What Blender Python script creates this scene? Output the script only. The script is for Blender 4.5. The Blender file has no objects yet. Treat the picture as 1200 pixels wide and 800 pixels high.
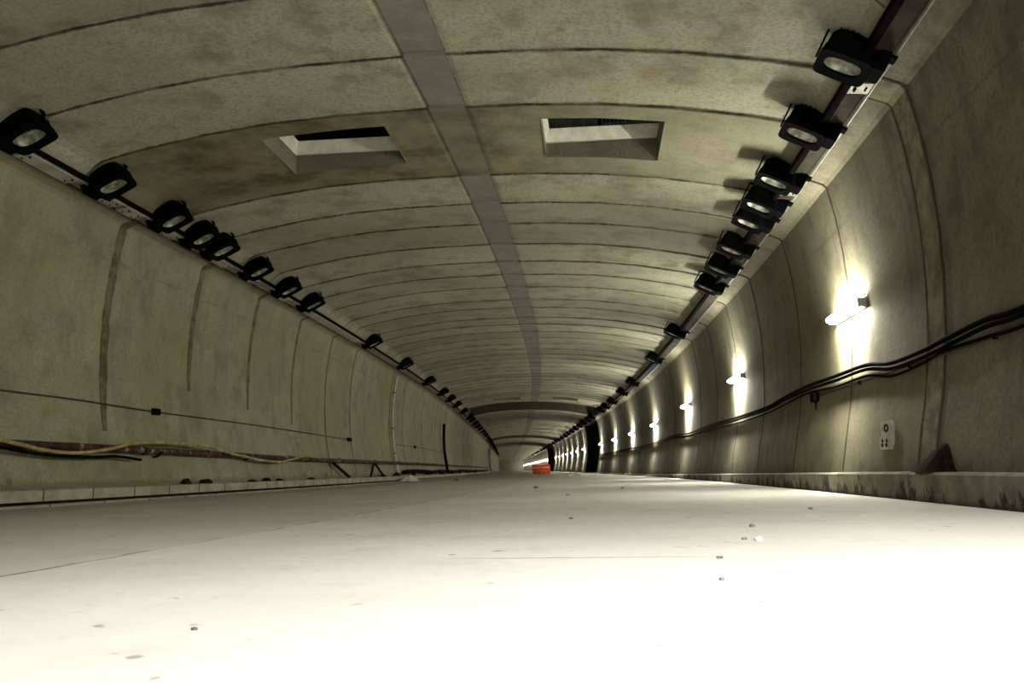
import bpy, bmesh, math, random
from mathutils import Vector, Matrix
random.seed(7)
C = bpy.context.scene.collection
S = bpy.context.scene
R = math.radians

# ------------------------------------------------------------ tunnel geometry
KS = [-40, 0, 12, 20, 30, 45, 70, 120, 200, 300, 420]
KM = [.17, .155, .096, .071, .049, .012, .005, -.008, -.009, -.012, -.06]
def slope(s):
    for i in range(len(KS) - 1):
        if s <= KS[i + 1] or i == len(KS) - 2:
            t = (s - KS[i]) / (KS[i + 1] - KS[i]); return KM[i] + (KM[i + 1] - KM[i]) * t
def cint(s):
    x = 0.0
    for i in range(len(KS) - 1):
        a, b = KS[i], KS[i + 1]
        e = min(s, b)
        if e <= a: break
        m = KM[i] + (KM[i + 1] - KM[i]) * (e - a) / (b - a)
        x += (KM[i] + m) * .5 * (e - a)
    return x
X00 = cint(0)
def cx(s): return -2.13 + cint(s) - X00
def frame(s):
    m = slope(s); n = math.hypot(1, m)
    return Vector((m / n, 1 / n, 0)), Vector((1 / n, -m / n, 0))      # tangent, right
def P(s, lat, z):
    T, N = frame(s)
    return Vector((cx(s) + lat * N.x, s + lat * N.y, z))
H = 4.57
WALL = [(-.12, .19), (.31, .22), (.65, .28), (1.1, .37), (1.5, .42), (2.05, .45), (2.55, .45), (3.0, .42), (3.47, .36), (3.86, .28)]
def wall_lat(z):
    for (z0, l0), (z1, l1) in zip(WALL, WALL[1:]):
        if z <= z1: return H + l0 + (l1 - l0) * (z - z0) / (z1 - z0)
    return H + WALL[-1][1]
CEIL = [(0, 4.62), (1.13, 4.60), (2.01, 4.55), (2.86, 4.45), (3.69, 4.30), (4.05, 4.215), (4.17, 4.18), (4.25, 4.135), (4.31, 4.075), (4.36, 4.03), (4.57, 4.0)]
def ceil_z(lat):
    lat = abs(lat)
    for (a, z0), (b, z1) in zip(CEIL, CEIL[1:]):
        if lat <= b: return z0 + (z1 - z0) * (lat - a) / (b - a)
    return 4.0
def floor_z(lat): return .012 * min(max(lat, 0), 4.6)

# ------------------------------------------------------------ helpers
def link(name, me, mats, parent=None):
    o = bpy.data.objects.new(name, me); C.objects.link(o)
    for m in (mats if isinstance(mats, (list, tuple)) else [mats]): me.materials.append(m)
    if parent is not None: o.parent = parent
    return o
def obj(name, bm, mat, parent=None, smooth=False):
    bmesh.ops.recalc_face_normals(bm, faces=bm.faces)
    me = bpy.data.meshes.new(name); bm.to_mesh(me); bm.free()
    if smooth:
        for p in me.polygons: p.use_smooth = True
    return link(name, me, mat, parent)
def tag(o, label=None, cat=None, group=None, kind=None):
    if label: o['label'] = label
    if cat: o['category'] = cat
    if group: o['group'] = group
    if kind: o['kind'] = kind
    return o
def thing(name, label, cat, M=None, group=None):
    o = bpy.data.objects.new(name, None); C.objects.link(o); o.empty_display_size = .2
    if M is not None: o.matrix_world = M
    return tag(o, label, cat, group)
def copy_tree(o, parent=None):
    c = o.copy(); C.objects.link(c)
    if parent is not None: c.parent = parent
    for ch in o.children: copy_tree(ch, c)
    return c
def add_box(bm, c, size, M=None, bevel=0):
    r = bmesh.ops.create_cube(bm, size=1)
    vs = r['verts']
    for v in vs: v.co = Vector((v.co.x * size[0] + c[0], v.co.y * size[1] + c[1], v.co.z * size[2] + c[2]))
    if bevel:
        es = list({e for v in vs for e in v.link_edges})
        rb = bmesh.ops.bevel(bm, geom=es, offset=bevel, segments=2, affect='EDGES', clamp_overlap=True)
        vs = list({v for f in rb['faces'] for v in f.verts} | {v for v in vs if v.is_valid})
    if M is not None:
        for v in vs: v.co = M @ v.co
    return vs
def add_tube(bm, pts, r, n=8, caps=True):
    """round tube through pts; r a number or a list"""
    pts = [Vector(p) for p in pts]; rings = []
    for i, p in enumerate(pts):
        d = (pts[min(i + 1, len(pts) - 1)] - pts[max(i - 1, 0)]).normalized()
        a = Vector((0, 0, 1)) if abs(d.z) < .9 else Vector((1, 0, 0))
        u = d.cross(a).normalized(); w = u.cross(d)
        rr = r[i] if isinstance(r, (list, tuple)) else r
        rings.append([bm.verts.new(p + (u * math.cos(2 * math.pi * k / n) + w * math.sin(2 * math.pi * k / n)) * rr) for k in range(n)])
    for a, b in zip(rings, rings[1:]):
        for k in range(n): bm.faces.new((a[k], a[(k + 1) % n], b[(k + 1) % n], b[k]))
    if caps:
        bm.faces.new(rings[0][::-1]); bm.faces.new(rings[-1])
def add_loft(bm, rings, close=False, cap0=False, cap1=False):
    vr = [[bm.verts.new(p) for p in r] for r in rings]
    for a, b in zip(vr, vr[1:]):
        n = len(a)
        for k in range(n): bm.faces.new((a[k], a[(k + 1) % n], b[(k + 1) % n], b[k]))
    if close:
        a, b = vr[-1], vr[0]; n = len(a)
        for k in range(n): bm.faces.new((a[k], a[(k + 1) % n], b[(k + 1) % n], b[k]))
    if cap0: bm.faces.new(vr[0][::-1])
    if cap1: bm.faces.new(vr[-1])
def srect(w, h, z, e=6, n=32, ox=0, oy=0):
    out = []
    for k in range(n):
        t = 2 * math.pi * k / n; c, s = math.cos(t), math.sin(t)
        out.append(Vector((ox + w / 2 * math.copysign(abs(c) ** (2 / e), c), oy + h / 2 * math.copysign(abs(s) ** (2 / e), s), z)))
    return out
def smooth_pts(ctrl, sub=6):
    out = []; n = len(ctrl)
    for i in range(n - 1):
        p0, p1, p2, p3 = (Vector(ctrl[max(i - 1, 0)]), Vector(ctrl[i]), Vector(ctrl[i + 1]), Vector(ctrl[min(i + 2, n - 1)]))
        for k in range(sub):
            t = k / sub
            out.append(.5 * ((2 * p1) + (p2 - p0) * t + (2 * p0 - 5 * p1 + 4 * p2 - p3) * t * t + (3 * p1 - p0 - 3 * p2 + p3) * t ** 3))
    out.append(Vector(ctrl[-1])); return out
def sweep(name, section, stations, mats, matidx=None, skip=None, fattr=None, vattr=None):
    """section(s, tagvalue) -> list of (lat, z); stations: list of (s, tagvalue)"""
    verts, uv = [], []
    n = None
    for s, t in stations:
        sec = section(s, t); n = len(sec); a = 0; prev = None
        for lat, z in sec:
            if prev: a += math.hypot(lat - prev[0], z - prev[1])
            prev = (lat, z); verts.append(P(s, lat, z)); uv.append((a, s))
    faces, fi = [], []
    for i in range(len(stations) - 1):
        for k in range(n - 1):
            if skip and skip(i, k): continue
            a = i * n + k
            faces.append((a, a + 1, a + n + 1, a + n)); fi.append((i, k))
    me = bpy.data.meshes.new(name); me.from_pydata(verts, [], faces); me.update()
    ul = me.uv_layers.new(name='UVMap')
    for p in me.polygons:
        for li, vi in zip(p.loop_indices, p.vertices): ul.data[li].uv = uv[vi]
    for an, fn in (fattr or {}).items():
        at = me.attributes.new(an, 'FLOAT', 'FACE')
        at.data.foreach_set('value', [fn(i, k) for i, k in fi])
    for an, fn in (vattr or {}).items():
        at = me.attributes.new(an, 'FLOAT', 'POINT')
        at.data.foreach_set('value', [fn(v // n, v % n) for v in range(len(verts))])
    o = link(name, me, mats)
    if matidx:
        for p, (i, k) in zip(me.polygons, fi): p.material_index = matidx(i, k)
    return o

# ------------------------------------------------------------ materials
class NT:
    def __init__(s, name):
        s.m = bpy.data.materials.new(name); s.m.use_nodes = True; s.t = s.m.node_tree; s.t.nodes.clear()
        s.out = s.n('ShaderNodeOutputMaterial')
    def n(s, k, **kw):
        nd = s.t.nodes.new(k)
        for a, v in kw.items():
            if a.startswith('i_'): nd.inputs[a[2:].replace('_', ' ')].default_value = v
            else: setattr(nd, a, v)
        return nd
    def l(s, a, b): s.t.links.new(a, b)
    def pos(s, scale=(1, 1, 1)):
        if not hasattr(s, '_p'): s._p = s.n('ShaderNodeNewGeometry').outputs['Position']
        mp = s.n('ShaderNodeMapping'); mp.inputs['Scale'].default_value = scale; s.l(s._p, mp.inputs['Vector']); return mp.outputs[0]
    def noise(s, scale, detail=4, rough=.55, stretch=(1, 1, 1), vec=None):
        nd = s.n('ShaderNodeTexNoise'); nd.inputs['Scale'].default_value = scale; nd.inputs['Detail'].default_value = detail; nd.inputs['Roughness'].default_value = rough
        s.l(vec if vec is not None else s.pos(stretch), nd.inputs['Vector']); return nd.outputs['Fac']
    def mr(s, v, a, b, c=0, d=1, interp='SMOOTHSTEP'):
        nd = s.n('ShaderNodeMapRange'); nd.interpolation_type = interp
        s.l(v, nd.inputs[0]) if not isinstance(v, (int, float)) else None
        for i, x in zip((1, 2, 3, 4), (a, b, c, d)): nd.inputs[i].default_value = x
        return nd.outputs[0]
    def math(s, op, a, b=None, c=None):
        nd = s.n('ShaderNodeMath'); nd.operation = op
        for i, x in enumerate((a, b, c)):
            if x is None: continue
            if isinstance(x, (int, float)): nd.inputs[i].default_value = x
            else: s.l(x, nd.inputs[i])
        return nd.outputs[0]
    def mix(s, f, a, b, mode='MIX'):
        nd = s.n('ShaderNodeMix'); nd.data_type = 'RGBA'; nd.blend_type = mode; nd.clamp_factor = True
        for i, x in ((0, f), (6, a), (7, b)):
            if isinstance(x, (int, float)): nd.inputs[i].default_value = x
            elif isinstance(x, tuple): nd.inputs[i].default_value = (*x, 1) if len(x) == 3 else x
            else: s.l(x, nd.inputs[i])
        return nd.outputs[2]
    def attr(s, name): return s.n('ShaderNodeAttribute', attribute_name=name).outputs['Fac']
    def uv(s):
        u = s.n('ShaderNodeUVMap'); u.uv_map = 'UVMap'; sp = s.n('ShaderNodeSeparateXYZ'); s.l(u.outputs[0], sp.inputs[0]); return sp.outputs[0], sp.outputs[1]
    def bsdf(s, col, rough=.85, metal=0, bump=None, bs=.3, bd=.01, spec=.3):
        b = s.n('ShaderNodeBsdfPrincipled')
        for nm, x in (('Base Color', col), ('Roughness', rough), ('Metallic', metal), ('Specular IOR Level', spec)):
            if isinstance(x, tuple): b.inputs[nm].default_value = (*x, 1)
            elif isinstance(x, (int, float)): b.inputs[nm].default_value = x
            else: s.l(x, b.inputs[nm])
        if bump is not None:
            bn = s.n('ShaderNodeBump'); bn.inputs['Strength'].default_value = bs; bn.inputs['Distance'].default_value = bd
            s.l(bump, bn.inputs['Height']); s.l(bn.outputs[0], b.inputs['Normal'])
        s.l(b.outputs[0], s.out.inputs[0]); return s.m

def simple(name, col, rough=.6, metal=0, var=.25, scale=9, spec=.3):
    t = NT(name); f = t.noise(scale, 4)
    c = t.mix(t.mr(f, .35, .65), tuple(x * (1 - var) for x in col), tuple(min(1, x * (1 + var)) for x in col))
    return t.bsdf(c, rough, metal, spec=spec)

def concrete(t, light, mid, dark, streak=0.0):
    big = t.noise(.45, 5, .6); med = t.noise(1.9, 6, .62); fine = t.noise(26, 3, .6)
    c = t.mix(t.mr(big, .36, .64), mid, light)
    c = t.mix(t.math('MULTIPLY', t.mr(med, .46, .70), .7), c, dark)
    cool = t.noise(.7, 4, .6, (1, 1, 1.4)); c = t.mix(t.math('MULTIPLY', t.mr(cool, .5, .68), .4), c, tuple(q * r for q, r in zip(mid, (.86, .98, .98))))
    spot = t.noise(5.5, 5, .7); c = t.mix(t.math('MULTIPLY', t.mr(spot, .60, .76), .5), c, tuple(q * .6 for q in dark))
    if streak:
        st = t.noise(1.0, 5, .6, (3.2, 3.2, .28)); c = t.mix(t.math('MULTIPLY', t.mr(st, .47, .72), streak), c, dark)
        st2 = t.noise(1.0, 4, .6, (6.5, 6.5, .35)); c = t.mix(t.math('MULTIPLY', t.mr(st2, .56, .72), streak * .6), c, light)
    c = t.mix(t.math('MULTIPLY', t.mr(fine, .42, .7), .5), c, dark)
    return c, t.math('ADD', t.math('MULTIPLY', fine, .5), med)

# ceiling
t = NT('ceiling_concrete')
c, h = concrete(t, (.43, .413, .318), (.355, .338, .252), (.165, .15, .10))
pan = t.attr('panel_tone'); c = t.mix(t.mr(pan, 0, 1, 0, .55, 'LINEAR'), c, (.19, .175, .12))
br = t.attr('stained'); bn = t.noise(.8, 5, .6)
c = t.mix(t.math('MULTIPLY', t.math('MULTIPLY', br, t.mr(t.uv()[0], 4.8, 7.4, 1, .35)), t.mr(bn, .3, .62, .5, .95)), c, t.mix(t.mr(t.noise(1.6, 6, .7), .4, .62), (.17, .14, .066), (.085, .07, .034)))
rs = t.noise(.55, 4, .6, (1.3, 1, 1)); c = t.mix(t.math('MULTIPLY', t.mr(rs, .58, .78), .5), c, (.15, .10, .055))
bd = t.attr('crown_band'); c = t.mix(t.math('MULTIPLY', t.math('MULTIPLY', bd, t.math('SUBTRACT', 1, t.math('MULTIPLY', br, .7))), t.mr(t.noise(2.6, 5, .7), .3, .7, .62, .95)), c, (.165, .172, .16))
wob = t.math('MULTIPLY', t.math('SUBTRACT', t.noise(9, 3), .5), .02)
jl = t.mr(t.math('ADD', t.attr('joint_distance'), wob), .004, .017, 1, 0)
bl = t.mr(t.math('ADD', t.attr('band_edge_distance'), wob), .008, .028, .75, 0)
ln = t.math('MULTIPLY', t.math('MAXIMUM', jl, bl), t.mr(t.noise(2.3, 3), .35, .6, .6, .95))
ln = t.math('MULTIPLY', ln, t.mr(t.uv()[1], 12, 36, 1, .32))
c = t.mix(ln, c, (.022, .018, .010))
M_CEIL = t.bsdf(c, .9, bump=h, bs=.25, bd=.02)
# walls
def wallmat(name, light, mid, dark, streak, pour):
    t = NT(name); c, h = concrete(t, light, mid, dark, streak)
    geo = t.n('ShaderNodeSeparateXYZ'); t.l(t.pos(), geo.inputs[0]); z = geo.outputs[2]
    yel = t.noise(.3, 3); c = t.mix(t.math('MULTIPLY', t.mr(yel, .5, .7), .45), c, tuple(x * y for x, y in zip(mid, (.95, .9, .55))))
    zw = t.math('ADD', z, t.math('MULTIPLY', t.noise(1.5, 3), .1))
    pl = t.mr(t.math('ABSOLUTE', t.math('SUBTRACT', zw, pour)), .0, .035, .3, 0)
    c = t.mix(t.math('MULTIPLY', pl, t.mr(t.noise(.9, 2), .4, .6)), c, (.07, .06, .035))
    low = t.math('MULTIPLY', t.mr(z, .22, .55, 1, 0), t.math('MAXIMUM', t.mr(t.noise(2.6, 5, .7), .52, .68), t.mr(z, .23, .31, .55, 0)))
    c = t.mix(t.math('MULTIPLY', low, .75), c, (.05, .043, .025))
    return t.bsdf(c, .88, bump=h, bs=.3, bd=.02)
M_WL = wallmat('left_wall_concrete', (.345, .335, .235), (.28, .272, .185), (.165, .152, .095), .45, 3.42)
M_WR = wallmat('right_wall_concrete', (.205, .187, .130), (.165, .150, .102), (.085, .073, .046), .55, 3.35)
t = NT('dark_concrete'); f = t.noise(1.4, 5, .6)
M_DARK = t.bsdf(t.mix(f, (.008, .008, .007), (.03, .027, .02)), .9)  # near-black concrete colour for the niche and duct interiors
t = NT('ring_shade_concrete'); f = t.noise(1.4, 5, .6); M_RINGSHADE = t.bsdf(t.mix(f, (.05, .046, .03), (.11, .1, .065)), .9)  # shade of the ceiling ring recess put into the concrete colour
# joint strips in the walls
t = NT('joint_mortar'); f = t.noise(5, 5, .65); c = t.mix(t.mr(f, .35, .65), (.088, .078, .044), (.18, .163, .102))
M_JOINT = t.bsdf(c, .95)
t = NT('joint_pale_mortar'); f = t.noise(5, 5, .65); c = t.mix(t.mr(f, .35, .65), (.12, .105, .06), (.24, .22, .145)); M_JPALE = t.bsdf(c, .95)
t = NT('pale_end_concrete'); M_PALEEND = t.bsdf(t.mix(t.noise(.8, 4), (.20, .195, .15), (.27, .26, .20)), .9)
t = NT('joint_seam'); M_SEAM = t.bsdf(t.mix(t.noise(4, 4), (.02, .017, .01), (.07, .06, .035)), .95)
# floor
t = NT('floor_dusty_concrete'); u, v = t.uv()
big = t.noise(.5, 5, .6); fine = t.noise(18, 5, .7); med = t.noise(2.2, 6, .65)
c = t.mix(t.mr(big, .35, .65), (.54, .515, .47), (.62, .595, .55))
c = t.mix(t.math('MULTIPLY', t.mr(med, .5, .72), .3), c, (.38, .355, .30))
c = t.mix(t.math('MULTIPLY', t.mr(fine, .5, .75), .25), c, (.33, .31, .27))
lat = t.math('SUBTRACT', u, 5.2)
wob = t.math('MULTIPLY', t.math('SUBTRACT', t.noise(1.6, 4), .5), .16)
latw = t.math('ADD', lat, wob)
c = t.mix(t.mr(latw, -.25, -.1, .26, 0), c, (.30, .295, .25))                                  # darker left lane
c = t.mix(t.mr(lat, -3.9, -3.0, .35, 0), c, (.23, .22, .16))
seam = t.math('MULTIPLY', t.mr(t.math('ABSOLUTE', t.math('ADD', latw, .16)), .006, .02, 1, 0), t.mr(t.noise(1.1, 3), .4, .55, .15, .8))
c = t.mix(seam, c, (.13, .12, .10))
cv = t.math('ABSOLUTE', t.math('SUBTRACT', t.math('ADD', v, wob), 3.42))
crack = t.math('MULTIPLY', t.mr(cv, .004, .022, .6, 0), t.math('MULTIPLY', t.mr(lat, 1.3, 1.6), t.mr(lat, 2.25, 2.5, 1, 0)))
c = t.mix(crack, c, (.16, .145, .12))
sp = t.noise(9, 2, .5); c = t.mix(t.math('MULTIPLY', t.mr(sp, .71, .76), .6), c, (.14, .13, .11))
c = t.mix(t.mr(v, 13, 42, 0, .68), c, (.25, .23, .165))                                       # darker farther down the tunnel
M_FLOOR = t.bsdf(c, .8, bump=t.math('ADD', med, t.math('MULTIPLY', fine, .4)), bs=.2, bd=.01, spec=.35)
# kerbs
def kerbmat(name, a, b, period, stain):
    t = NT(name); u, v = t.uv(); f = t.noise(3, 5, .65)
    c = t.mix(t.mr(f, .35, .65), a, b)
    fr = t.math('ABSOLUTE', t.math('SUBTRACT', t.math('FRACT', t.math('DIVIDE', v, period)), .5))
    c = t.mix(t.mr(fr, .008 / period, .02 / period, .85, 0), c, (.04, .035, .02))
    geo = t.n('ShaderNodeSeparateXYZ'); t.l(t.pos(), geo.inputs[0]); z = geo.outputs[2]
    if stain:
        nz = t.noise(1.0, 6, .75, (3.4, 3.4, 1.6)); dr = t.math('SUBTRACT', t.math('ADD', t.mr(nz, .48, .68, 0, .25, 'LINEAR'), .075), z)
        c = t.mix(t.mr(dr, -.05, .05, 0, .9), c, (.016, .014, .010))
        c = t.mix(t.math('MULTIPLY', t.mr(t.noise(4, 5, .7), .5, .66), .5), c, (.07, .062, .04))
    return t.bsdf(c, .9, bump=f, bs=.4, bd=.02)
M_KL = kerbmat('left_kerb_stone', (.27, .265, .20), (.40, .39, .31), .92, False)
M_KL2 = kerbmat('left_gutter_stone', (.24, .235, .18), (.35, .34, .27), 1.03, False)
M_KR = kerbmat('right_kerb_concrete', (.17, .16, .12), (.27, .255, .195), 3.1, True)
# things
M_BLACK = simple('black_painted_metal', (.0025, .0025, .003), .7, 0, .3, 12, .015)
M_FIN = simple('dark_cast_metal', (.005, .005, .005), .6, 0, .3, 14, .1)
M_BOLT = simple('bolt_steel', (.5, .5, .48), .35, 1, .1)
t = NT('reflector_metal'); f = t.noise(6, 3); M_REFL = t.bsdf(t.mix(t.mr(t.noise(14, 3), .4, .6), (.34, .36, .29), (.88, .89, .82)), .3, .45)
t = NT('floodlight_glass'); tr = t.n('ShaderNodeBsdfTransparent'); tr.inputs[0].default_value = (.9, .91, .88, 1); gl = t.n('ShaderNodeBsdfGlossy'); gl.inputs['Roughness'].default_value = .06
mx = t.n('ShaderNodeMixShader'); mx.inputs[0].default_value = .1; t.l(tr.outputs[0], mx.inputs[1]); t.l(gl.outputs[0], mx.inputs[2]); t.l(mx.outputs[0], t.out.inputs[0]); M_GLASS = t.m
t = NT('lamp_tube_glow'); em = t.n('ShaderNodeEmission'); em.inputs[0].default_value = (1, .975, .85, 1); em.inputs[1].default_value = 400; t.l(em.outputs[0], t.out.inputs[0]); M_TUBE = t.m
M_WHITE = simple('white_enamel', (.6, .6, .56), .5, 0, .1)
M_TRAY = simple('galvanised_tray', (.30, .285, .23), .55, .35, .3, 4)
M_DTRAY = simple('dark_dusty_tray', (.034, .030, .020), .8, 0, .35, 4, .1)
M_COVER = simple('pale_tray_cover', (.46, .44, .38), .5, .2, .15, 5)
M_CABLE = simple('black_cable_sheath', (.004, .0037, .0033), .8, 0, .2, 5, .012)
M_COND = simple('grey_conduit', (.30, .29, .25), .45, .3, .2, 5)
M_DCOND = simple('dark_conduit', (.045, .038, .025), .7, 0, .3, 5)
t = NT('rusty_pipe'); f = t.noise(7, 6, .75); g = t.noise(6, 5, .75); c = t.mix(t.mr(f, .4, .6), (.012, .006, .005), (.08, .03, .017)); c = t.mix(t.mr(g, .54, .64), c, (.34, .26, .20)); M_RUST = t.bsdf(c, .85, bump=g, bs=.5)
M_HOSE = simple('yellow_hose', (.34, .275, .115), .65, 0, .3, 5)
M_FRAME = simple('white_steel_frame', (.82, .79, .68), .6, 0, .08)
M_GRATE = simple('grey_green_grating', (.18, .20, .17), .6, .2, .25)
M_PLATE = simple('pale_plate', (.5, .47, .40), .6, 0, .15, 14)
M_ORANGE = simple('orange_plastic', (.62, .09, .03), .5, 0, .15)
M_DIRTSHADE = simple('dark_earth_and_gap_shade', (.014, .011, .007), .95, 0, .5, 12, .05)
M_STONE = simple('grey_stone', (.20, .19, .165), .9, 0, .3, 20)
M_PALESTONE = simple('pale_stone', (.72, .70, .64), .9, 0, .15, 20)
M_SHEET = simple('white_plastic_sheet', (.62, .62, .58), .4, 0, .15, 9)

# ------------------------------------------------------------ setting: lining
S0, S1 = -26.0, 322.0
RING = [(50., 57.), (99., 107.)]
NICHE = [(58., 68.), (123., 140.)]
def stations(extra, breaks):
    ss = set(round(x, 3) for x in extra)
    s = S0
    while s < 70: ss.add(round(s, 3)); s += 1.0
    while s < S1: ss.add(round(s, 3)); s += 4.0
    ss.add(S1)
    for a, b in breaks: ss.discard(a); ss.discard(b)
    st = []
    for x in sorted(ss): st.append((x, 1 if any(a < x < b for a, b in breaks) else 0))
    for a, b in breaks: st += [(a, 0), (a, 1), (b, 1), (b, 0)]
    order = {}
    for a, b in breaks: order[(a, 0)] = 0; order[(a, 1)] = 1; order[(b, 1)] = 0; order[(b, 0)] = 1
    st.sort(key=lambda q: (q[0], order.get(q, 0)))
    return st

J = [-25 + 1.23 * k for k in range(25)] + [6.5, 7.72, 8.93, 11.14, 12.39, 13.48, 14.76, 16.04, 17.16, 18.38, 19.8, 20.8, 22.2, 23.25, 24.5]
j = 25.7
while j < 110: J.append(j); j += 1.23
while j < S1 - 3: J.append(j); j += 2.46
J = sorted(x for x in J if not any(a - .3 < x < b + .3 for a, b in RING))
J = [J[0]] + [b for a, b in zip(J, J[1:]) if b - a > .6]
HATCHES = [(9.28, 10.48), (47.0, 48.3)]
HL, HR = (-2.27, -.67), (1.28, 2.78)
ex = [9.6, 9.9, 10.2, 47.4, 47.9] + [x for h in HATCHES for x in h]
for a in J: ex += [a - .06, a - .02, a, a + .02, a + .06]
for a, b in zip(J, J[1:]):
    if b - a < 5: ex.append((a + b) / 2)
B0, B1 = -.04, .42
LATS = sorted([-x for x, _ in CEIL if x] + [x for x, _ in CEIL] + [B0, B0 - .06, B0 + .06, B1, B1 - .06, B1 + .06, .19, *HL, *HR, -1.4, -3.3, 3.3, .8, -.5, -4.4, 4.4, -4.46, 4.46])
ST_C = stations(ex, RING)
import bisect
def prevj(s): i = bisect.bisect_right(J, s + 1e-6) - 1; return i
def csec(s, tg):
    i = prevj(s); d = 0.0
    if 0 <= i < len(J) - 1 and J[i + 1] - J[i] < 3:
        f = (s - J[i]) / (J[i + 1] - J[i]); d = .04 * f                                       # each cast ring sits slightly lower at its near edge
    g = .02 if any(abs(s - J[k]) < .004 for k in (i, i + 1) if 0 <= k < len(J)) else 0
    out = []
    for lat in LATS:
        z = ceil_z(lat); w = 1 if abs(lat) < 4.2 else max(0, (4.36 - abs(lat)) / .16)
        inb = B0 <= lat <= B1
        z += w * (d + (0 if inb else g)) + (.012 if inb else 0) + (.55 * (1 if abs(lat) < 4.3 else 0) if tg else 0)
        out.append((lat, z))
    return out
tones = {}
def tone(i, k):
    q = prevj((ST_C[i][0] + ST_C[i + 1][0]) / 2)
    if q not in tones: tones[q] = random.Random(q * 31 + 5).random() ** 1.5
    return tones[q]
def inhole(i, k):
    s = (ST_C[i][0] + ST_C[i + 1][0]) / 2; l = (LATS[k] + LATS[k + 1]) / 2
    return any(a < s < b for a, b in HATCHES) and (HL[0] < l < HL[1] or HR[0] < l < HR[1])
def jd(i, k):
    s = ST_C[i][0]; l = LATS[k]
    if B0 + .01 < l < B1 - .01: return 1.0
    q = prevj(s); return min([abs(s - J[x]) for x in (q, q + 1) if 0 <= x < len(J)] + [9])
def mid(a, b): return (a + b) / 2
ceiling = sweep('ceiling', csec, ST_C, [M_CEIL, M_RINGSHADE],
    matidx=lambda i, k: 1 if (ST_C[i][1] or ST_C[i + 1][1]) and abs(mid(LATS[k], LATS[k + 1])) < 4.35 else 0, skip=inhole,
    fattr={'panel_tone': tone, 'stained': lambda i, k: 1.0 if 8.93 < mid(ST_C[i][0], ST_C[i + 1][0]) < 11.14 else 0.0,
           'crown_band': lambda i, k: 1.0 if B0 < mid(LATS[k], LATS[k + 1]) < B1 else 0.0},
    vattr={'joint_distance': jd, 'band_edge_distance': lambda i, k: min(abs(LATS[k] - B0), abs(LATS[k] - B1) + .012)})
tag(ceiling, kind='structure')

# walls
WZ = [z for z, _ in WALL] + [.1, .5, .85, 1.3, 1.8, 2.3, 2.8, 3.25]
WZ = sorted(WZ)
def wsec(sg, depth):
    def f(s, tg):
        d = depth * tg
        return [(sg * (wall_lat(z) + d), z) for z in WZ] + [(sg * (H + .24 + d), 3.90), (sg * (H + .02), 3.99)]
    return f
def ringn(breaks): return lambda st: (lambda i, k: 1 if st[i][1] or st[i + 1][1] else 0)
st = stations([], []); wl = sweep('wall_left', wsec(-1, .6), st, [M_WL, M_RINGSHADE]); tag(wl, kind='structure')
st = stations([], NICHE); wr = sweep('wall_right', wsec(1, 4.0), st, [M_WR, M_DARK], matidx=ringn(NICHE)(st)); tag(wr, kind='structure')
for o in (wl, wr):
    for p in o.data.polygons: p.use_smooth = True
    o.data.set_sharp_from_angle(angle=R(22))
st = stations([], []); fl = sweep('floor', lambda s, tg: [(l, floor_z(l)) for l in (-5.2, -4, -3, -2, -1, 0, 1, 2, 3, 4, 4.6, 5.4, 9.6)], st, M_FLOOR); tag(fl, kind='structure')
bm = bmesh.new(); add_box(bm, (0, 0, 0), (26, .3, 9)); o = obj('wall_far', bm, M_PALEEND); o.location = P(S1 + .2, 0, 3); tag(o, kind='structure')
bm = bmesh.new(); add_box(bm, (0, 0, 0), (26, .3, 9)); o = obj('wall_near', bm, M_WR); o.location = P(S0 - .2, 0, 3); tag(o, kind='structure')

# construction joints in the walls: mortar strips that follow the wall
def strip(name, sg, s, w, z0, z1, mat, parent, jag=.25, off=.006, seed=0, ledge=True):
    rd = random.Random(seed); bm = bmesh.new(); rows = []
    n = max(8, int((z1 - z0) / .09)); zz = [z0 + (z1 - z0) * k / n for k in range(n + 1)]
    pts = [(z, wall_lat(z) - off) for z in zz]
    if ledge and z1 > 3.8: pts += [(3.895, H + .235), (3.975, H + .05)]
    for i, (z, l) in enumerate(pts):
        a = w / 2 * (1 + jag * (rd.random() - .5)); b = w / 2 * (1 + jag * (rd.random() - .5))
        tip = min(1, .6 + (z - z0) / 1.6) if z0 > .6 else 1
        zo = z - (.007 if i > n else 0)
        rows.append((bm.verts.new(P(s - a * tip, sg * l, zo)), bm.verts.new(P(s + b * tip, sg * l, zo))))
    for (a, b), (c2, d) in zip(rows, rows[1:]): bm.faces.new((a, b, d, c2))
    g = bmesh.ops.extrude_face_region(bm, geom=list(bm.faces))
    T, N = frame(s)
    for v in [q for q in g['geom'] if isinstance(q, bmesh.types.BMVert)]: v.co += N * sg * .03
    o = obj(name, bm, mat, parent); tag(o, kind='structure'); return o
for k, (s, w, z0) in enumerate([(10.55, .17, .95), (13.0, .15, 1.75), (15.43, .13, 1.6), (17.92, .11, 1.45), (20.46, .08, .2), (22.9, .07, .2), (28.4, .13, .2)]):
    strip('construction_joint', -1, s, w, z0, 3.86, M_JOINT, wl, .35, seed=k)
s = 30.9
while s < 125:
    if not 49.5 < s < 57.5: strip('construction_joint', -1, s, .05, .2, 3.86, M_JOINT, wl, .5, seed=int(s))
    s += 4.92
strip('construction_joint', 1, 7.72, .36, .31, 3.84, M_JPALE, wr, .12, seed=50)
for q, d in ((7.53, 51), (7.91, 52)): strip('joint_edge', 1, q, .035, .31, 3.84, M_SEAM, wr, .9, off=.009, seed=d)
for k, s in enumerate([10.15, 12.5, 15.0, 17.4, 19.9, 22.3, 27.2, 32.1, 37, 42, 47]):
    strip('construction_joint', 1, s, .045 if s > 12 else .03, .31, 3.84, M_SEAM, wr, .7, seed=60 + k)

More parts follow.
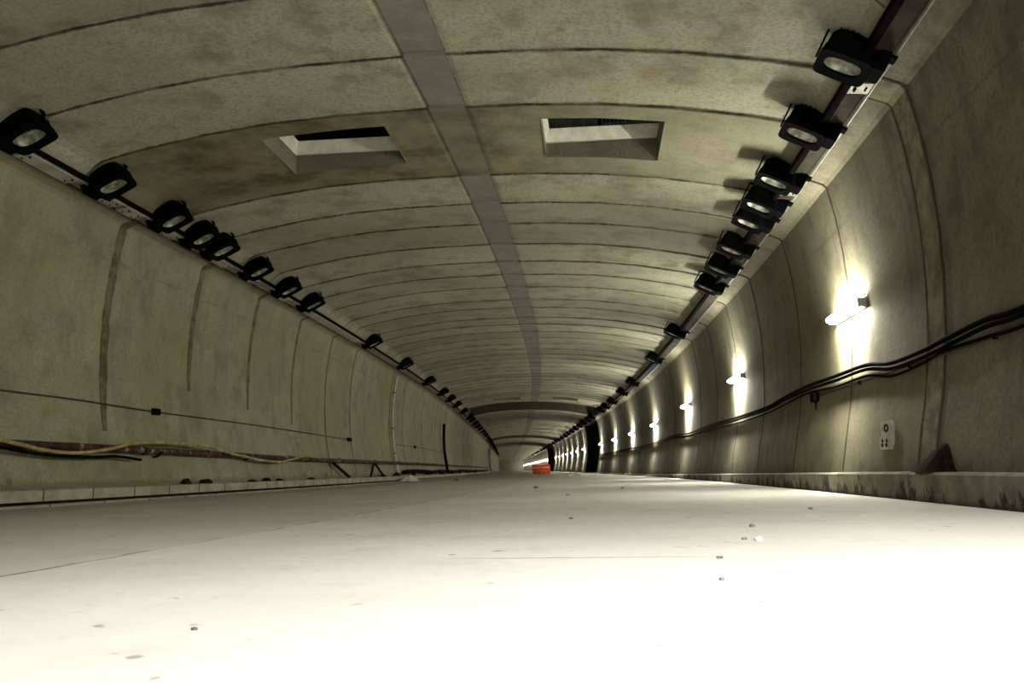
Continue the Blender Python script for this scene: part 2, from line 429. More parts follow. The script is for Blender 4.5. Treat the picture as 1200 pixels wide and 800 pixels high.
# kerbs
def lattrim(name, sec, s0, s1, mat, mi=None):
    ss = [s0]
    while ss[-1] < 60: ss.append(ss[-1] + 1.0)
    while ss[-1] < s1: ss.append(ss[-1] + 5.0)
    o = sweep(name, lambda s, tg: sec(s), [(s, 0) for s in ss], mat, mi); tag(o, kind='structure'); return o
lattrim('trim_1', lambda s: [(-4.5, .062), (-4.44, .062), (-4.44, .182), (-4.455, .192), (-4.7, .196), (-4.86, .235)], S0, S1 - 4, M_KL)
lattrim('trim_2', lambda s: [(-4.36, -.02), (-4.36, .02), (-4.375, .028), (-4.42, .030), (-4.5, .030), (-4.5, .064)], S0, S1 - 4, [M_KL2, M_DIRTSHADE], lambda i, k: 1 if k >= 3 else 0)  # gap faces coloured near-black to deepen the shade between the courses
def kz(s): return .305 if s < 8 else (.305 - .075 * (s - 8) / 10 if s < 18 else max(.12, .23 - .11 * (s - 18) / 15))
lattrim('trim_3', lambda s: [(4.64, .0), (4.64, kz(s) - .02), (4.66, kz(s)), (4.9, kz(s) + .005)], S0, S1 - 4, M_KR)

# ------------------------------------------------------------ ceiling hatches
def hatch(HS0, HS1, l0, l1, label, right):
    root = thing('ceiling_hatch', label, 'ceiling opening', Matrix.Translation(P((HS0 + HS1) / 2, (l0 + l1) / 2, ceil_z((l0 + l1) / 2))), 'open hatches in the vault')
    inv = root.matrix_world.inverted()
    def part(name, bm, mat):
        bm.transform(inv); return obj(name, bm, mat, root)
    th = .19
    zt = max(ceil_z(l0), ceil_z(l1)) + th
    # lining of the opening: four slab faces
    bm = bmesh.new()
    cs = [(HS0, l0), (HS0, l1), (HS1, l1), (HS1, l0)]
    for (sa, la), (sb, lb) in zip(cs, cs[1:] + cs[:1]):
        n = 6; lo = []; hi = []
        for k in range(n + 1):
            s = sa + (sb - sa) * k / n; l = la + (lb - la) * k / n
            lo.append(bm.verts.new(P(s, l, ceil_z(l) + .002))); hi.append(bm.verts.new(P(s, l, zt)))
        for k in range(n): bm.faces.new((lo[k], lo[k + 1], hi[k + 1], hi[k]))
    part('slab_opening', bm, M_CEIL2)
    # white steel frame standing on the slab round the hole
    bm = bmesh.new(); fh = .175
    def wallpiece(sa, la, sb, lb, t, lean):
        a, b, = P(sa, la, zt + .01), P(sb, lb, zt + .01); d = (b - a); L = d.length; x = d.normalized(); y = Vector((-x.y, x.x, 0))
        M = Matrix((( x.x, y.x, 0, (a.x + b.x) / 2), (x.y, y.y, 0, (a.y + b.y) / 2), (0, 0, 1, zt + .01 + fh / 2), (0, 0, 0, 1)))
        for v in add_box(bm, (0, 0, 0), (L, t, fh)):
            v.co.y += lean * (v.co.z + fh / 2) / fh; v.co = M @ v.co
    wallpiece(HS1 + .03, l0 - .02, HS1 + .03, l1 + .05, .04, -.09)
    wallpiece(HS0 - .06, l0 - .03, HS1 + .03, l0 - .03, .04, -.06)
    part('frame', bm, M_FRAME)
    # duct above: dark box
    bm = bmesh.new()
    q = [P(HS0 - .3, l0 - .5, 0), P(HS0 - .3, l1 + .5, 0), P(HS1 + 1.2, l1 + .5, 0), P(HS1 + 1.2, l0 - .5, 0)]
    lo = [bm.verts.new((p.x, p.y, zt)) for p in q]; hi = [bm.verts.new((p.x, p.y, zt + 1.1)) for p in q]
    for k in range(4): bm.faces.new((lo[k], lo[(k + 1) % 4], hi[(k + 1) % 4], hi[k]))
    bm.faces.new(hi); part('duct', bm, M_DARK)
    # grating laid across the far half, seen over the frame
    bm = bmesh.new(); m0 = l0 + (l1 - l0) * (.5 if right else .55)
    n = 14 if right else 5
    for k in range(n):
        l = m0 + (l1 - m0) * (k + .5) / n
        add_tube(bm, [P(HS1 + .06, l, zt + .24), P(HS1 + .06, l, zt + .62)], .012 if right else .006, 5)
    for zz in (.28, .42, .56) if right else (.3,): add_tube(bm, [P(HS1 + .06, m0, zt + zz), P(HS1 + .06, l1, zt + zz)], .016 if right else .007, 5)
    part('grating', bm, M_GRATE if right else M_FIN)
    if right:
        bm = bmesh.new(); a, b = P(HS1 + .12, l0, zt + .42), P(HS1 + .12, m0 - .03, zt + .42); d = (b - a); x = d.normalized(); y = Vector((-x.y, x.x, 0)); c = (a + b) / 2
        add_box(bm, (0, 0, 0), (d.length, .02, .42), Matrix(((x.x, y.x, 0, c.x), (x.y, y.y, 0, c.y), (0, 0, 1, c.z), (0, 0, 0, 1)))); part('shutter_plate', bm, M_GRATE)
t = NT('hatch_slab_concrete'); c, h = concrete(t, (.25, .23, .175), (.20, .182, .135), (.13, .11, .07)); M_CEIL2 = t.bsdf(c, .9)
hatch(*HATCHES[0], *HL, 'near open ceiling hatch left of the grey crown band, white L-shaped frame inside', False)
hatch(*HATCHES[0], *HR, 'near open ceiling hatch right of the grey crown band, grating above its white beam', True)

hatch(*HATCHES[1], *HL, 'far ceiling hatch left of the crown band, a thin dark slot before the dark arch', False)
hatch(*HATCHES[1], *HR, 'far ceiling hatch right of the crown band, a thin dark slot before the dark arch', True)

# ------------------------------------------------------------ floodlights
def make_flood():
    root = thing('floodlight', '', 'floodlight')
    bm = bmesh.new()                                   # housing, hollow, open underneath
    add_loft(bm, [srect(.45, .40, .0), srect(.45, .40, .06), srect(.43, .385, .075), srect(.41, .36, .19), srect(.31, .27, .25), srect(.2, .18, .262)], cap1=True)
    obj('housing', bm, M_BLACK, root)
    bm = bmesh.new(); fin = 0
    for k in range(7): add_box(bm, (-.15 + .05 * k, 0, .20), (.012, .28 - .06 * abs(k - 3) / 3, .135))
    obj('cooling_fins', bm, M_FIN, root)
    bm = bmesh.new()
    add_loft(bm, [srect(.47, .42, -.03), srect(.47, .42, .01), srect(.34, .25, .01, 3), srect(.33, .235, -.022, 3)], close=True)
    obj('bezel', bm, M_BLACK, root)
    bm = bmesh.new()
    add_loft(bm, [srect(.34, .25, .008, 3), srect(.32, .23, .035, 3), srect(.24, .17, .06, 2.6), srect(.13, .09, .072, 2.2)], cap1=True)
    obj('reflector', bm, M_REFL, root, True)
    bm = bmesh.new(); add_tube(bm, [(-.06, 0, .04), (.06, 0, .04)], .016, 8); obj('bulb', bm, M_WHITE, root, True)
    bm = bmesh.new(); add_loft(bm, [srect(.338, .246, -.004, 3), srect(.338, .246, -.010, 3)], cap0=True, cap1=True); obj('lens', bm, M_GLASS, root)
    bm = bmesh.new()                                   # yoke: two cheek arms and a cross bar
    for sx in (-1, 1):
        add_box(bm, (sx * .245, 0, .14), (.018, .075, .27), bevel=.004)
        add_box(bm, (sx * .20, 0, .285), (.11, .075, .022), bevel=.004)
        add_box(bm, (sx * .15, .0, .33), (.03, .075, .09), bevel=.004)
    add_box(bm, (.12, .12, .33), (.42, .05, .03), bevel=.004)
    obj('yoke', bm, M_BLACK, root)
    for sx in (-1, 1):
        bm = bmesh.new(); add_tube(bm, [(sx * .25, 0, .10), (sx * .272, 0, .10)], .022, 10); obj('pivot_bolt', bm, M_BOLT, root)
    bm = bmesh.new()                                   # arm and foot plate reaching the cable tray, ballast box
    add_box(bm, (.275, 0, .11), (.13, .26, .20), bevel=.012)
    add_box(bm, (.32, 0, .215), (.16, .12, .03), bevel=.006)
    obj('mounting_bracket', bm, M_BLACK, root)
    return root
proto = make_flood()
ORD = ['first', 'second', 'third', 'fourth', 'fifth', 'sixth', 'seventh', 'eighth', 'ninth', 'tenth', 'eleventh', 'twelfth', 'thirteenth', 'fourteenth', 'fifteenth', 'sixteenth', 'seventeenth', 'eighteenth', 'nineteenth', 'twentieth'] + \
      ['twenty-' + x for x in ('first', 'second', 'third', 'fourth', 'fifth', 'sixth', 'seventh', 'eighth', 'ninth')] + ['thirtieth'] + ['thirty-' + x for x in ('first', 'second', 'third', 'fourth', 'fifth', 'sixth', 'seventh', 'eighth', 'ninth')] + ['fortieth']
far = [55.5, 58.5, 62.5, 66.5, 71, 76, 81, 86, 92, 98, 104, 110, 117, 124, 132, 140, 149, 159, 170, 182, 196]
LS = [7.62, 9.14, 10.62, 11.53, 12.22, 13.67, 15.2, 16.67, 22.15, 27.0, 32.4, 37.1, 40.6, 44.5, 49.5] + far
RS = [7.1, 8.55, 9.96, 10.9, 11.62, 13.05, 14.35, 15.77, 21.15, 26.2, 33.4, 37.65, 42.6, 46, 48.9] + far
first = True
for sg, lst, side in ((-1, LS, 'left'), (1, RS, 'right')):
    for i, s in enumerate(lst):
        o = proto if first else copy_tree(proto); first = False
        T, N = frame(s); X = N * sg; Y = T * sg; Z = Vector((0, 0, 1))
        a = R(27); X2 = X * math.cos(a) - Z * math.sin(a); Z2 = X * math.sin(a) + Z * math.cos(a)
        p = P(s, sg * (4.13 if sg < 0 else 4.16), 3.96 if sg < 0 else 3.89)
        o.matrix_world = Matrix(((X2.x, Y.x, Z2.x, p.x), (X2.y, Y.y, Z2.y, p.y), (X2.z, Y.z, Z2.z, p.z), (0, 0, 0, 1)))
        where = 'nearest the viewer' if i == 0 else ORD[i] + ' from the near end'
        tag(o, f'unlit black floodlight hung from the {side} cable tray, {where}', 'floodlight', f'floodlights along the {side} cable tray')

# ------------------------------------------------------------ cable trays and their cables
def ribbon_box(bm, lat0, lat1, z0, z1, s0, s1, ds=1.0):
    ss = [s0]
    while ss[-1] + ds * 1.3 < s1: ss.append(ss[-1] + (ds if ss[-1] < 70 else 4 * ds))
    ss.append(s1)
    add_loft(bm, [[P(s, lat0, z0[0]), P(s, lat1, z0[1]), P(s, lat1, z1[1]), P(s, lat0, z1[0])] for s in ss], cap0=True, cap1=True)
def along(lat, z, s0, s1):
    pts = []; s = s0
    while s < s1: pts.append(P(s, lat, z)); s += 1.0 if s < 70 else 4.0
    return pts + [P(s1, lat, z)]
for sg, side in ((-1, 'left'), (1, 'right')):
    root = thing('cable_tray', f'long galvanised cable tray running along the top of the {side} wall under the vault', 'cable tray', Matrix.Identity(4))
    bm = bmesh.new()
    ribbon_box(bm, sg * 4.38, sg * 4.56, (3.955, 3.935), (3.995, 3.985), S0 + 1, S1 - 6)
    for q in (4.385, 4.555): ribbon_box(bm, sg * (q - .006), sg * (q + .006), (3.93, 3.93), (3.97, 3.97), S0 + 1, S1 - 6)
    obj('channel', bm, M_TRAY if sg < 0 else M_DTRAY, root)
    lst = LS if sg < 0 else RS
    covers = [(lst[0] + .32, lst[1] - .3), (lst[1] + .3, lst[1] + .62), (lst[1] + .75, lst[2] - .35), (lst[2] + .3, lst[3] - .2), (lst[4] + .3, lst[5] - .55), (lst[5] + .28, lst[5] + .6), (lst[6] + .3, lst[6] + .8), (lst[7] + .5, lst[8] - .6)]
    if sg > 0: covers = [(lst[0] + .42, lst[0] + .62), (lst[3] - .5, lst[3] - .34)]
    for a, b in covers:
        bm = bmesh.new(); ribbon_box(bm, sg * 4.375, sg * 4.565, (3.925, 3.905), (3.945, 3.925), a, b)
        pl = obj('cover_plate', bm, M_COVER if sg < 0 else M_TRAY, root)
        for q in (a + .08, b - .08):
            for l in (4.42, 4.52):
                bm = bmesh.new(); c = P(q, sg * l, 3.905); add_tube(bm, [c + Vector((0, 0, .012)), c - Vector((0, 0, .006))], .012, 8); obj('bolt', bm, M_CABLE, pl)
    tag(obj('power_cable', (lambda b: (add_tube(b, along(sg * 4.335, 3.975 if sg < 0 else 3.955, S0 + 1, S1 - 6), .033 if sg < 0 else .044, 8), b)[1])(bmesh.new()), M_CABLE),
        f'thick black power cable running beside the {side} cable tray, on its vault side', 'cable')
    tag(obj('conduit', (lambda b: (add_tube(b, along(sg * 4.60, 3.935, S0 + 1, S1 - 6), .016 if sg > 0 else .02, 6), b)[1])(bmesh.new()), M_COND if sg > 0 else M_DCOND),
        'pale thin conduit running along the lower edge of the right cable tray' if sg > 0 else 'dark thin conduit running along the lower edge of the left cable tray', 'conduit')

# ------------------------------------------------------------ lit wall lamps
def make_wall_lamp():
    root = thing('wall_lamp', '', 'lamp')
    bm = bmesh.new(); add_box(bm, (.015, 0, 0), (.03, 1.16, .13), bevel=.005); obj('back_plate', bm, M_WHITE, root)
    for sy in (-1, 1):
        bm = bmesh.new(); add_box(bm, (.055, sy * .575, .0), (.11, .02, .11), bevel=.004); obj('end_cap', bm, M_WHITE, root)
    bm = bmesh.new(); add_tube(bm, [(.115, -.56, 0), (.115, .56, 0)], .034, 10); obj('glowing_tube', bm, M_TUBE, root, True)
    bm = bmesh.new()
    add_loft(bm, [[(.0, y, .075), (.035, y, .08), (.035, y, .086), (.0, y, .081)] for y in (-.57, .57)], cap0=True, cap1=True); obj('hood', bm, M_WHITE, root)
    return root
def area(name, e, size, aim, loc, spread):
    a = bpy.data.lights.new(name, 'AREA'); a.shape = 'RECTANGLE'; a.size = size[0]; a.size_y = size[1]; a.energy = e; a.spread = spread; a.color = (1, .975, .86)
    d = Vector(aim).normalized(); y = Vector((0, 1, 0)); return a, d, y, loc
LD = [area('lamp_light_down', 30, (1.0, .1), (-.16, 0, -1), (.10, 0, -.05), R(50)), area('lamp_light_up', 4, (1.0, .1), (-.16, 0, 1), (.10, 0, .10), R(50))]
def glow(root):                                                   # light the open fixture throws down and up the wall
    for a, d, y, loc in LD:
        l = bpy.data.objects.new(a.name, a); C.objects.link(l); l.parent = root
        z = -d; x = y; yy = z.cross(x)
        l.matrix_local = Matrix(((x.x, yy.x, z.x, loc[0]), (x.y, yy.y, z.y, loc[1]), (x.z, yy.z, z.z, loc[2]), (0, 0, 0, 1)))
lamp = make_wall_lamp()
WLS = [10.12, 17.25, 24.5, 32.4, 40.3, 48.0, 56.3] + [71.0 + 7.7 * k for k in range(7)] + [142.5 + 7.7 * k for k in range(24)]
NEAR = [2.4, -5.2, -12.9, -20.5]
for i, s in enumerate(NEAR + WLS):
    o = copy_tree(lamp) if i < len(NEAR + WLS) - 1 else lamp
    T, N = frame(s); X = -N; Y = -T; z = 2.24 if s < 30 else 2.1; p = P(s, wall_lat(z) + .002, z)
    o.matrix_world = Matrix(((X.x, Y.x, 0, p.x), (X.y, Y.y, 0, p.y), (0, 0, 1, p.z), (0, 0, 0, 1)))
    if s < 130: glow(o)
    k = i - len(NEAR)
    if k >= 0: lab = 'lit tube lamp on the right wall, ' + ('nearest and largest of the glowing row' if k == 0 else f'{ORD[k] if k < len(ORD) else "last"} along the glowing row from the near end')
    else: lab = 'lit tube lamp on the right wall level with the viewer' if k == -4 else f'lit tube lamp on the right wall, {["first", "second", "third"][i - 1]} one behind the viewer'
    tag(o, lab, 'lamp', 'lit lamps along the right wall')

# added spot above the viewer, fixture unseen, to brighten the near floor
sd = bpy.data.lights.new('added_floor_light', 'SPOT'); sd.energy = 1750; sd.spot_size = R(140); sd.spot_blend = 1.0; sd.shadow_soft_size = .25; sd.color = (1, .995, .985)
so = bpy.data.objects.new('added_floor_light', sd); C.objects.link(so); so.location = P(.3, 3.4, 4.0); so.rotation_euler = (R(6), 0, 0)

# ------------------------------------------------------------ right wall: cables, box, plate, earth
def wp(s, z, off, sg=1): return P(s, sg * (wall_lat(z) - off), z)
RC = [(-6, 1.5), (-2, 1.42), (2, 1.52), (4.5, 1.5), (6.15, 1.44), (6.72, 1.46), (7.43, 1.43), (8.0, 1.40), (8.77, 1.40), (9.54, 1.48), (10.66, 1.49), (12.08, 1.50), (13.4, 1.46), (14.57, 1.40), (17.23, 1.39), (20.93, 1.41), (24, 1.36), (27.2, 1.43), (32, 1.36), (37.2, 1.34), (42, 1.38), (49, 1.35), (57, 1.36)]
for k, (dz, r, off, lab) in enumerate([(.02, .024, .045, 'thick black cable sagging along the right wall, uppermost of the bundle'), (-.025, .02, .04, 'black cable sagging along the right wall, second from the top of the bundle'), (-.075, .014, .03, 'thin black cable hanging lowest in the sagging bundle on the right wall')]):
    rd = random.Random(k + 3)
    ct = [wp(s, z + dz - (0 if k == 0 else rd.random() * .022 * k) , off) for s, z in RC]
    bm = bmesh.new(); add_tube(bm, smooth_pts(ct, 6), r, 8); tag(obj('sagging_cable', bm, M_CABLE, None, True), lab, 'cable', 'cable bundle on the right wall')
root = thing('thin_conduit', 'thin dark conduit under the right wall cable bundle, ending at a small box', 'conduit', Matrix.Identity(4))
bm = bmesh.new(); add_tube(bm, [wp(s, 1.33, .016) for s in (-6, -3, 0, 2, 4.5, 6.2, 7.6, 9, 10, 11.5)], .011, 6); obj('tube', bm, M_DCOND, root)
for s in (5.2, 6.6, 8.3, 9.8):
    bm = bmesh.new(); add_box(bm, wp(s, 1.33, .016), (.03, .03, .04)); obj('clip', bm, M_CABLE, root)
def wbox(bm, s, z, size, off, sg=1, bevel=.006):
    T, N = frame(s); X = -N * sg; p = wp(s, z, off, sg); Y = Vector((0, 0, 1)).cross(X)
    return add_box(bm, (0, 0, 0), size, Matrix(((X.x, Y.x, 0, p.x), (X.y, Y.y, 0, p.y), (0, 0, 1, p.z), (0, 0, 0, 1))), bevel)
bm = bmesh.new(); wbox(bm, 11.62, 1.32, (.08, .2, .13), .04); b = obj('junction_box', bm, M_CABLE, root)
bm = bmesh.new(); add_tube(bm, [wp(11.58, 1.26, .03), wp(11.57, 1.14, .025)], .012, 6); obj('cable_tail', bm, M_CABLE, b)
root = thing('double_plate', 'pale upright plate with two round sockets low on the right wall above the kerb', 'wall plate', Matrix.Identity(4))
bm = bmesh.new(); wbox(bm, 8.74, .67, (.02, .36, .30), .012); obj('plate', bm, M_PLATE, root)
for z in (.745, .595):
    bm = bmesh.new(); wbox(bm, 8.74, z, (.03, .32, .135), .02); obj('socket_surround', bm, M_PLATE, root)
bm = bmesh.new()
T, N = frame(8.74)
def ringp(bm, s, z, r0, r1):
    c = wp(s, z, .0372); rr = []
    for r in (r0, r1): rr.append([bm.verts.new(c + T * math.cos(q * math.pi / 10) * r * 1.5 + Vector((0, 0, math.sin(q * math.pi / 10) * r))) for q in range(20)])
    for k in range(20): bm.faces.new((rr[0][k], rr[0][(k + 1) % 20], rr[1][(k + 1) % 20], rr[1][k]))
    g = bmesh.ops.extrude_face_region(bm, geom=list(bm.faces))
    for v in [q for q in g['geom'] if isinstance(q, bmesh.types.BMVert)]: v.co -= N * .006
ringp(bm, 8.74, .745, .022, .042); obj('socket_ring', bm, M_DIRTSHADE, root)
for ds, dz in ((-.06, .022), (.06, .022), (-.06, -.022), (.06, -.022)):
    bm = bmesh.new(); c = wp(8.74 + ds, .595 + dz, .036); add_tube(bm, [c, c - N * .007], .02, 8); obj('socket_hole', bm, M_DIRTSHADE, root)
def lump(name, c, rx, ry, rz, mat, label, cat, group=None, seed=0, sub=2, amp=.3, pile=False):
    bm = bmesh.new(); bmesh.ops.create_icosphere(bm, subdivisions=sub, radius=1); rd = random.Random(seed)
    ph = [rd.random() * 6.3 for _ in range(6)]
    for v in bm.verts:
        p = v.co.copy(); k = 1 + amp * (math.sin(p.x * 2.3 + ph[0]) * .35 + math.sin(p.y * 3.1 + ph[1]) * .35 + math.sin(p.z * 4.3 + ph[2]) * .2 + (rd.random() - .5) * .45)
        z = p.z
        if pile:
            rr = math.hypot(p.x, p.y); z = max(0, (1 - rr)) * 1.25 if z > 0 else -.05
            z = min(z, .62 + .2 * rd.random()) if z > 0 else z
        else: z = max(z, -.55)
        v.co = Vector((p.x * rx * k, p.y * ry * k, z * rz * (k if not pile else 1 + amp * (rd.random() - .5))))
    o = obj(name, bm, mat); o.location = c; return tag(o, label, cat, group)
# triangular heap of earth on the right kerb
bm = bmesh.new(); rd = random.Random(4); NS, NR = 15, 5; grid = []
hs = [0, .03, .06, .09, .12, .15, .18, .21, .235, .25, .245, .20, .11, .03, 0]
for i in range(NS):
    s = 7.98 - .9 * i / (NS - 1); h = hs[i]
    row = []
    for k in range(NR):
        f = k / (NR - 1); z = kz(s) + .004 + h * (1 - f) ** .8 * (1 + .18 * (rd.random() - .5))
        row.append(bm.verts.new(P(s, wall_lat(z) - .004 - .17 * f * (.35 + h * 2.6), z)))
    grid.append(row)
for a, b in zip(grid, grid[1:]):
    for k in range(NR - 1): bm.faces.new((a[k], a[k + 1], b[k + 1], b[k]))
g = bmesh.ops.extrude_face_region(bm, geom=list(bm.faces))
for v in [q for q in g['geom'] if isinstance(q, bmesh.types.BMVert)]: v.co += N * .05 - Vector((0, 0, .0))
tag(obj('earth_heap', bm, M_DIRTSHADE), 'triangular heap of dark earth on the right kerb against the wall', 'earth')

# ------------------------------------------------------------ left wall: conduits, pipe, hose, struts
def left_conduit(pts, boxes, label, name='wall_conduit'):
    root = thing(name, label, 'conduit', Matrix.Identity(4))
    bm = bmesh.new(); add_tube(bm, smooth_pts([wp(s, z, .016, -1) for s, z in pts], 5), .013, 6); obj('tube', bm, M_DCOND, root)
    for s, z, w in boxes:
        bm = bmesh.new(); wbox(bm, s, z, (.07, w, .1), .035, -1); obj('junction_box', bm, M_CABLE, root)
left_conduit([(-8, 1.33), (-2, 1.33), (4, 1.33), (8.5, 1.33), (9.9, 1.335), (11.85, 1.31), (15.6, 1.31), (19, 1.29), (22.55, 1.27)], [(11.87, 1.31, .17), (22.6, 1.27, .34)], 'thin dark conduit low on the left wall, nearer one, with two small black boxes')
left_conduit([(29.0, 1.33), (33.5, 1.36), (38, 1.36), (44, 1.36)], [(33.5, 1.36, .25)], 'short thin dark conduit on the left wall, farther one, beyond the pale vertical pipe')
root = thing('rusty_pipe', 'long rusty red-brown pipe held low along the left wall above the kerb', 'pipe', Matrix.Identity(4))
LP = [(-20, .71), (-10, .71), (3, .71), (8.4, .71), (12, .70), (17, .66), (21, .65), (28, .65), (40, .65), (55, .66), (80, .68), (110, .68)]
bm = bmesh.new(); add_tube(bm, smooth_pts([P(s, -4.76, z) for s, z in LP], 8), .052, 10); obj('tube', bm, M_RUST, root, True)
for s in (9.3, 11.3, 13.3, 17.2, 21, 25, 29, 33, 38):
    bm = bmesh.new(); a = P(s - .04, -4.76, .69 if s < 14 else .655); b2 = P(s + .04, -4.76, .69 if s < 14 else .655); add_tube(bm, [a, b2], .066, 10); obj('coupling', bm, M_RUST, root)
for s in (9.2, 11.7, 15, 18.5, 24.0, 27.5, 31, 35, 39, 44, 49):
    bm = bmesh.new(); add_tube(bm, [P(s, -4.9, .60), P(s, -4.76, .62), P(s, -4.70, .68)], .016, 6); obj('bracket', bm, M_CABLE, root)
HO = [(1, .80), (4, .70), (6.2, .86), (7.4, .82), (8.19, .74), (8.6, .69), (9.03, .635), (9.6, .62), (10.23, .68), (10.83, .775), (11.76, .815), (13.0, .80), (13.5, .75), (14.03, .69), (14.7, .64), (15.2, .60), (15.8, .575), (16.4, .57), (17.0, .62), (17.65, .69), (18.2, .73)]
bm = bmesh.new(); add_tube(bm, smooth_pts([P(s, -4.655, z + .01) for s, z in HO], 6), .024, 10); tag(obj('yellow_hose', bm, M_HOSE, None, True), 'dirty yellow hose draped in loops over the rusty pipe on the left wall', 'hose')
HO2 = [(1, .72), (4, .66), (6.4, .76), (7.8, .71), (8.6, .635), (9.2, .59), (10, .585), (10.5, .60), (11.1, .56)]  # dark tube modelled as the shadow under the yellow hose
bm = bmesh.new(); add_tube(bm, smooth_pts([P(s, -4.685, z) for s, z in HO2], 6), .02, 8); tag(obj('hose_shadow', bm, M_CABLE, None, True), 'dark tube added as the shadow just below the yellow hose at the near left wall', 'hose')
def rod(name, a, b, r, mat, label, cat, group=None):
    bm = bmesh.new(); add_tube(bm, [a, b], r, 8); return tag(obj(name, bm, mat), label, cat, group)
rod('prop_bar', P(20.3, -4.72, .60), P(21.5, -4.60, .215), .04, M_DIRTSHADE, 'dark bar leaning from the rusty pipe to the left kerb, nearest of three', 'bar')
rod('prop_bar', P(24.75, -4.72, .60), P(23.9, -4.6, .21), .035, M_DIRTSHADE, 'dark bar leaning towards the viewer under the rusty pipe, near half of a pair', 'bar', 'leaning pair of bars under the pipe')
rod('prop_bar', P(24.75, -4.66, .58), P(25.5, -4.56, .21), .035, M_DIRTSHADE, 'dark bar leaning away from the viewer under the rusty pipe, far half of a pair', 'bar', 'leaning pair of bars under the pipe')
root = thing('downpipe', 'thin pale vertical pipe on the left wall, crossing the rusty pipe down to the kerb', 'pipe', Matrix.Identity(4))
bm = bmesh.new(); add_tube(bm, [wp(28.75, z, .05, -1) for z in (3.8, 3.3, 2.7, 2.1, 1.6, 1.2, .8, .4, .2)], .035, 8); obj('tube', bm, M_SHEET, root)
for z in (3.2, 1.9, 1.0):
    bm = bmesh.new(); wbox(bm, 28.75, z, (.1, .11, .03), .05, -1, 0); obj('clip', bm, M_CABLE, root)
bm = bmesh.new(); add_tube(bm, [P(43.1, -(wall_lat(z) - .2), z) for z in (.2, .8, 1.5, 2.2, 2.86)], .075, 10); tag(obj('black_post', bm, M_CABLE), 'thick black upright post standing on the left kerb against the wall', 'post')
# crumpled white sheet at the foot of the left kerb
bm = bmesh.new(); rd = random.Random(11); g2 = []
for i in range(10):
    row = []
    for k in range(7):
        s = 26.8 + 1.9 * i / 9; l = -4.34 + .42 * k / 6
        e = min(i, 9 - i, k, 6 - k)
        row.append(bm.verts.new(P(s, l, floor_z(l) + .012 + (min(e, 3) * .055) * (.5 + rd.random()))))
    g2.append(row)
for a, b in zip(g2, g2[1:]):
    for k in range(6): bm.faces.new((a[k], a[k + 1], b[k + 1], b[k]))
g = bmesh.ops.extrude_face_region(bm, geom=list(bm.faces))
for v in [q for q in g['geom'] if isinstance(q, bmesh.types.BMVert)]: v.co.z += .01
tag(obj('plastic_sheet', bm, M_SHEET), 'crumpled pale plastic sheet on the floor at the foot of the left kerb', 'litter')

# rubble on the left kerb
RUB = [(12.3, .10, .13, 'dark clod of rubble on the left kerb, tallest near one, under the conduit box'), (12.95, .13, .10, 'dark clod of rubble on the left kerb, broad one next to the tallest near clod'), (14.85, .09, .06, 'small dark clod of rubble on the left kerb below the first dip of the hose'), (15.6, .12, .08, 'dark clod of rubble on the left kerb below the second dip of the hose'),
       (16.3, .10, .06, 'small dark clod of rubble on the left kerb where the yellow hose ends'), (18.3, .13, .06, 'flat dark clod of rubble on the left kerb before the single leaning bar'), (25.6, .2, .15, 'dark heap of rubble on the left kerb at the leaning pair of bars'), (27.9, .25, .2, 'large dark heap of rubble on the left kerb beside the pale vertical pipe'),
       (31.2, .3, .16, 'dark heap of rubble on the left kerb just beyond the plastic sheet'), (35.5, .4, .2, 'dark heap of rubble on the left kerb halfway to the black post'), (40.5, .4, .2, 'dark heap of rubble on the left kerb right before the black post'), (46.5, .6, .28, 'big dark heap of rubble on the left kerb right behind the black post'), (52, .8, .35, 'biggest dark heap of rubble far along the left kerb'), (60, .8, .3, 'second farthest dark heap of rubble along the left kerb'), (70, 1.0, .35, 'farthest dark heap of rubble along the left kerb')]
for k, (s, w, h, lab) in enumerate(RUB):
    o = lump('rubble_heap', P(s, -4.62, .195), min(.13, w), w, h, M_DIRTSHADE, lab, 'rubble', 'dark rubble on the left kerb', seed=k, amp=.55, pile=True)
bm = bmesh.new(); rd = random.Random(9)
add_tube(bm, smooth_pts([P(29.5 + 2.6 * k, -4.68 + .03 * rd.random(), .30 + .07 * rd.random()) for k in range(30)], 3), .075, 8)
tag(obj('drain_pipe', bm, M_CABLE, None, True), 'black pipe lying along the far left kerb, starting past the pale vertical pipe', 'pipe')
# stones lying on the road
ST = [(4.04, 2.67, .028, 1, 'small pale stone on the bright floor, the whitest of the cluster at right'), (4.9, 2.78, .022, 0, 'small dark stone on the bright floor, farthest of the cluster at right'), (4.12, 2.62, .016, 0, 'tiny dark stone left of the whitest stone on the floor'), (15.72, .72, .055, 0, 'dark stone alone in mid road, beyond the others'), (5.84, 1.72, .02, 0, 'small dark stone lying on the floor in mid road'),
      (13.87, 2.31, .04, 0, 'dark stone on the floor of the right lane, far one'), (10.96, 1.46, .028, 0, 'small dark stone on the floor between the mid-road stone and the far ones'), (3.36, 2.42, .016, 0, 'tiny grey stone at the right end of the floor crack'), (2.79, 2.36, .011, 0, 'tiny grey stone nearer than the floor crack'), (2.02, 1.12, .009, 0, 'tiny flat stone on the whitest part of the floor'), (6.59, 3.5, .02, 0, 'small grey stone in front of the right kerb'), (28.5, -2.6, .09, 0, 'dark stone on the left lane far along the road')]
for k, (s, l, r, w, lab) in enumerate(ST):
    lump('stone', P(s, l, floor_z(l) + r * .25), r * .8, r * .65, r * .5, M_PALESTONE if w else M_STONE, lab, 'stone', 'stones scattered on the road', seed=20 + k, sub=2, amp=.4)

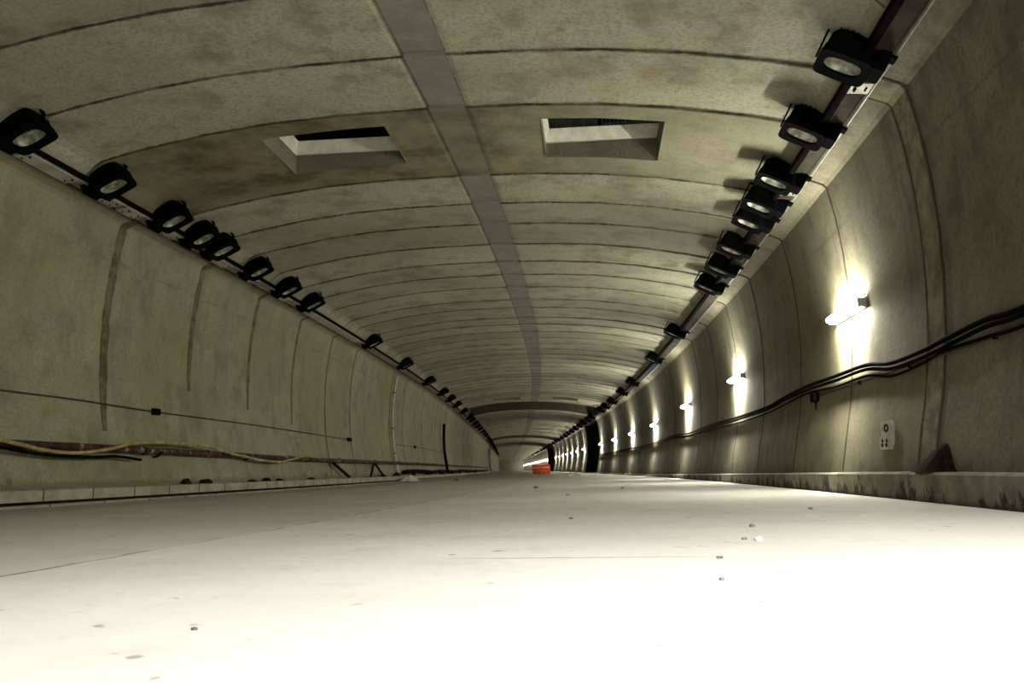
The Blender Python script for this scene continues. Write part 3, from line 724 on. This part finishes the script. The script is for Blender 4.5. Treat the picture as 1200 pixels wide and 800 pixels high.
# ------------------------------------------------------------ orange road barriers far down the tunnel
def barrier():
    root = thing('road_barrier', '', 'barrier')
    bm = bmesh.new()
    prof = [(-.28, 0), (-.28, .12), (-.15, .3), (-.11, .78), (-.07, .82), (.07, .82), (.11, .78), (.15, .3), (.28, .12), (.28, 0)]
    add_loft(bm, [[Vector((x, y, z)) for y, z in prof] for x in (-.62, -.58, .58, .62)], cap0=True, cap1=True)
    obj('body', bm, M_ORANGE, root)
    for sx in (-.35, .35):
        bm = bmesh.new(); add_box(bm, (sx, 0, .05), (.25, .565, .09), bevel=.01); obj('forklift_slot', bm, M_DIRTSHADE, root)
    bm = bmesh.new(); add_box(bm, (0, 0, .55), (1.0, .262, .12), bevel=.005); obj('reflective_band', bm, M_SHEET, root)
    return root
bp = barrier()
for i, (s, l, lab) in enumerate([(72.0, .78, 'orange road barrier far down the right lane, left one of two'), (72.3, 1.6, 'orange road barrier far down the right lane, right one of two')]):
    o = bp if i == 0 else copy_tree(bp); o.location = P(s, l, floor_z(l) + .002); o.scale = (.64, .8, .95); tag(o, lab, 'barrier', 'orange barriers across the road')

# ------------------------------------------------------------ world, camera, view
w = bpy.data.worlds.new('World'); S.world = w; w.use_nodes = True; w.node_tree.nodes['Background'].inputs[0].default_value = (0, 0, 0, 1)
cam = bpy.data.cameras.new('camera'); cam.sensor_width = 36; cam.lens = 36 * 930 / 1200; cam.clip_end = 800; cam.clip_start = .02
co = bpy.data.objects.new('camera', cam); C.objects.link(co); S.camera = co
th = math.atan((550.5 - 400) / 930); ro = R(-.6)
fw = Vector((0, math.cos(th), math.sin(th))); up = Vector((0, -math.sin(th), math.cos(th))); rt = Vector((1, 0, 0))
r2 = rt * math.cos(ro) + up * math.sin(ro); u2 = -rt * math.sin(ro) + up * math.cos(ro)
co.matrix_world = Matrix(((r2.x, u2.x, -fw.x, 0), (r2.y, u2.y, -fw.y, 0), (r2.z, u2.z, -fw.z, .36), (0, 0, 0, 1)))
vs = S.view_settings; vs.view_transform = 'Standard'; vs.look = 'None'; vs.gamma = 1; vs.use_curve_mapping = False; vs.exposure = 0.15
S.cycles.use_denoising = True; S.cycles.max_bounces = 6; S.cycles.diffuse_bounces = 4; S.cycles.use_light_tree = True; S.cycles.sample_clamp_indirect = 8
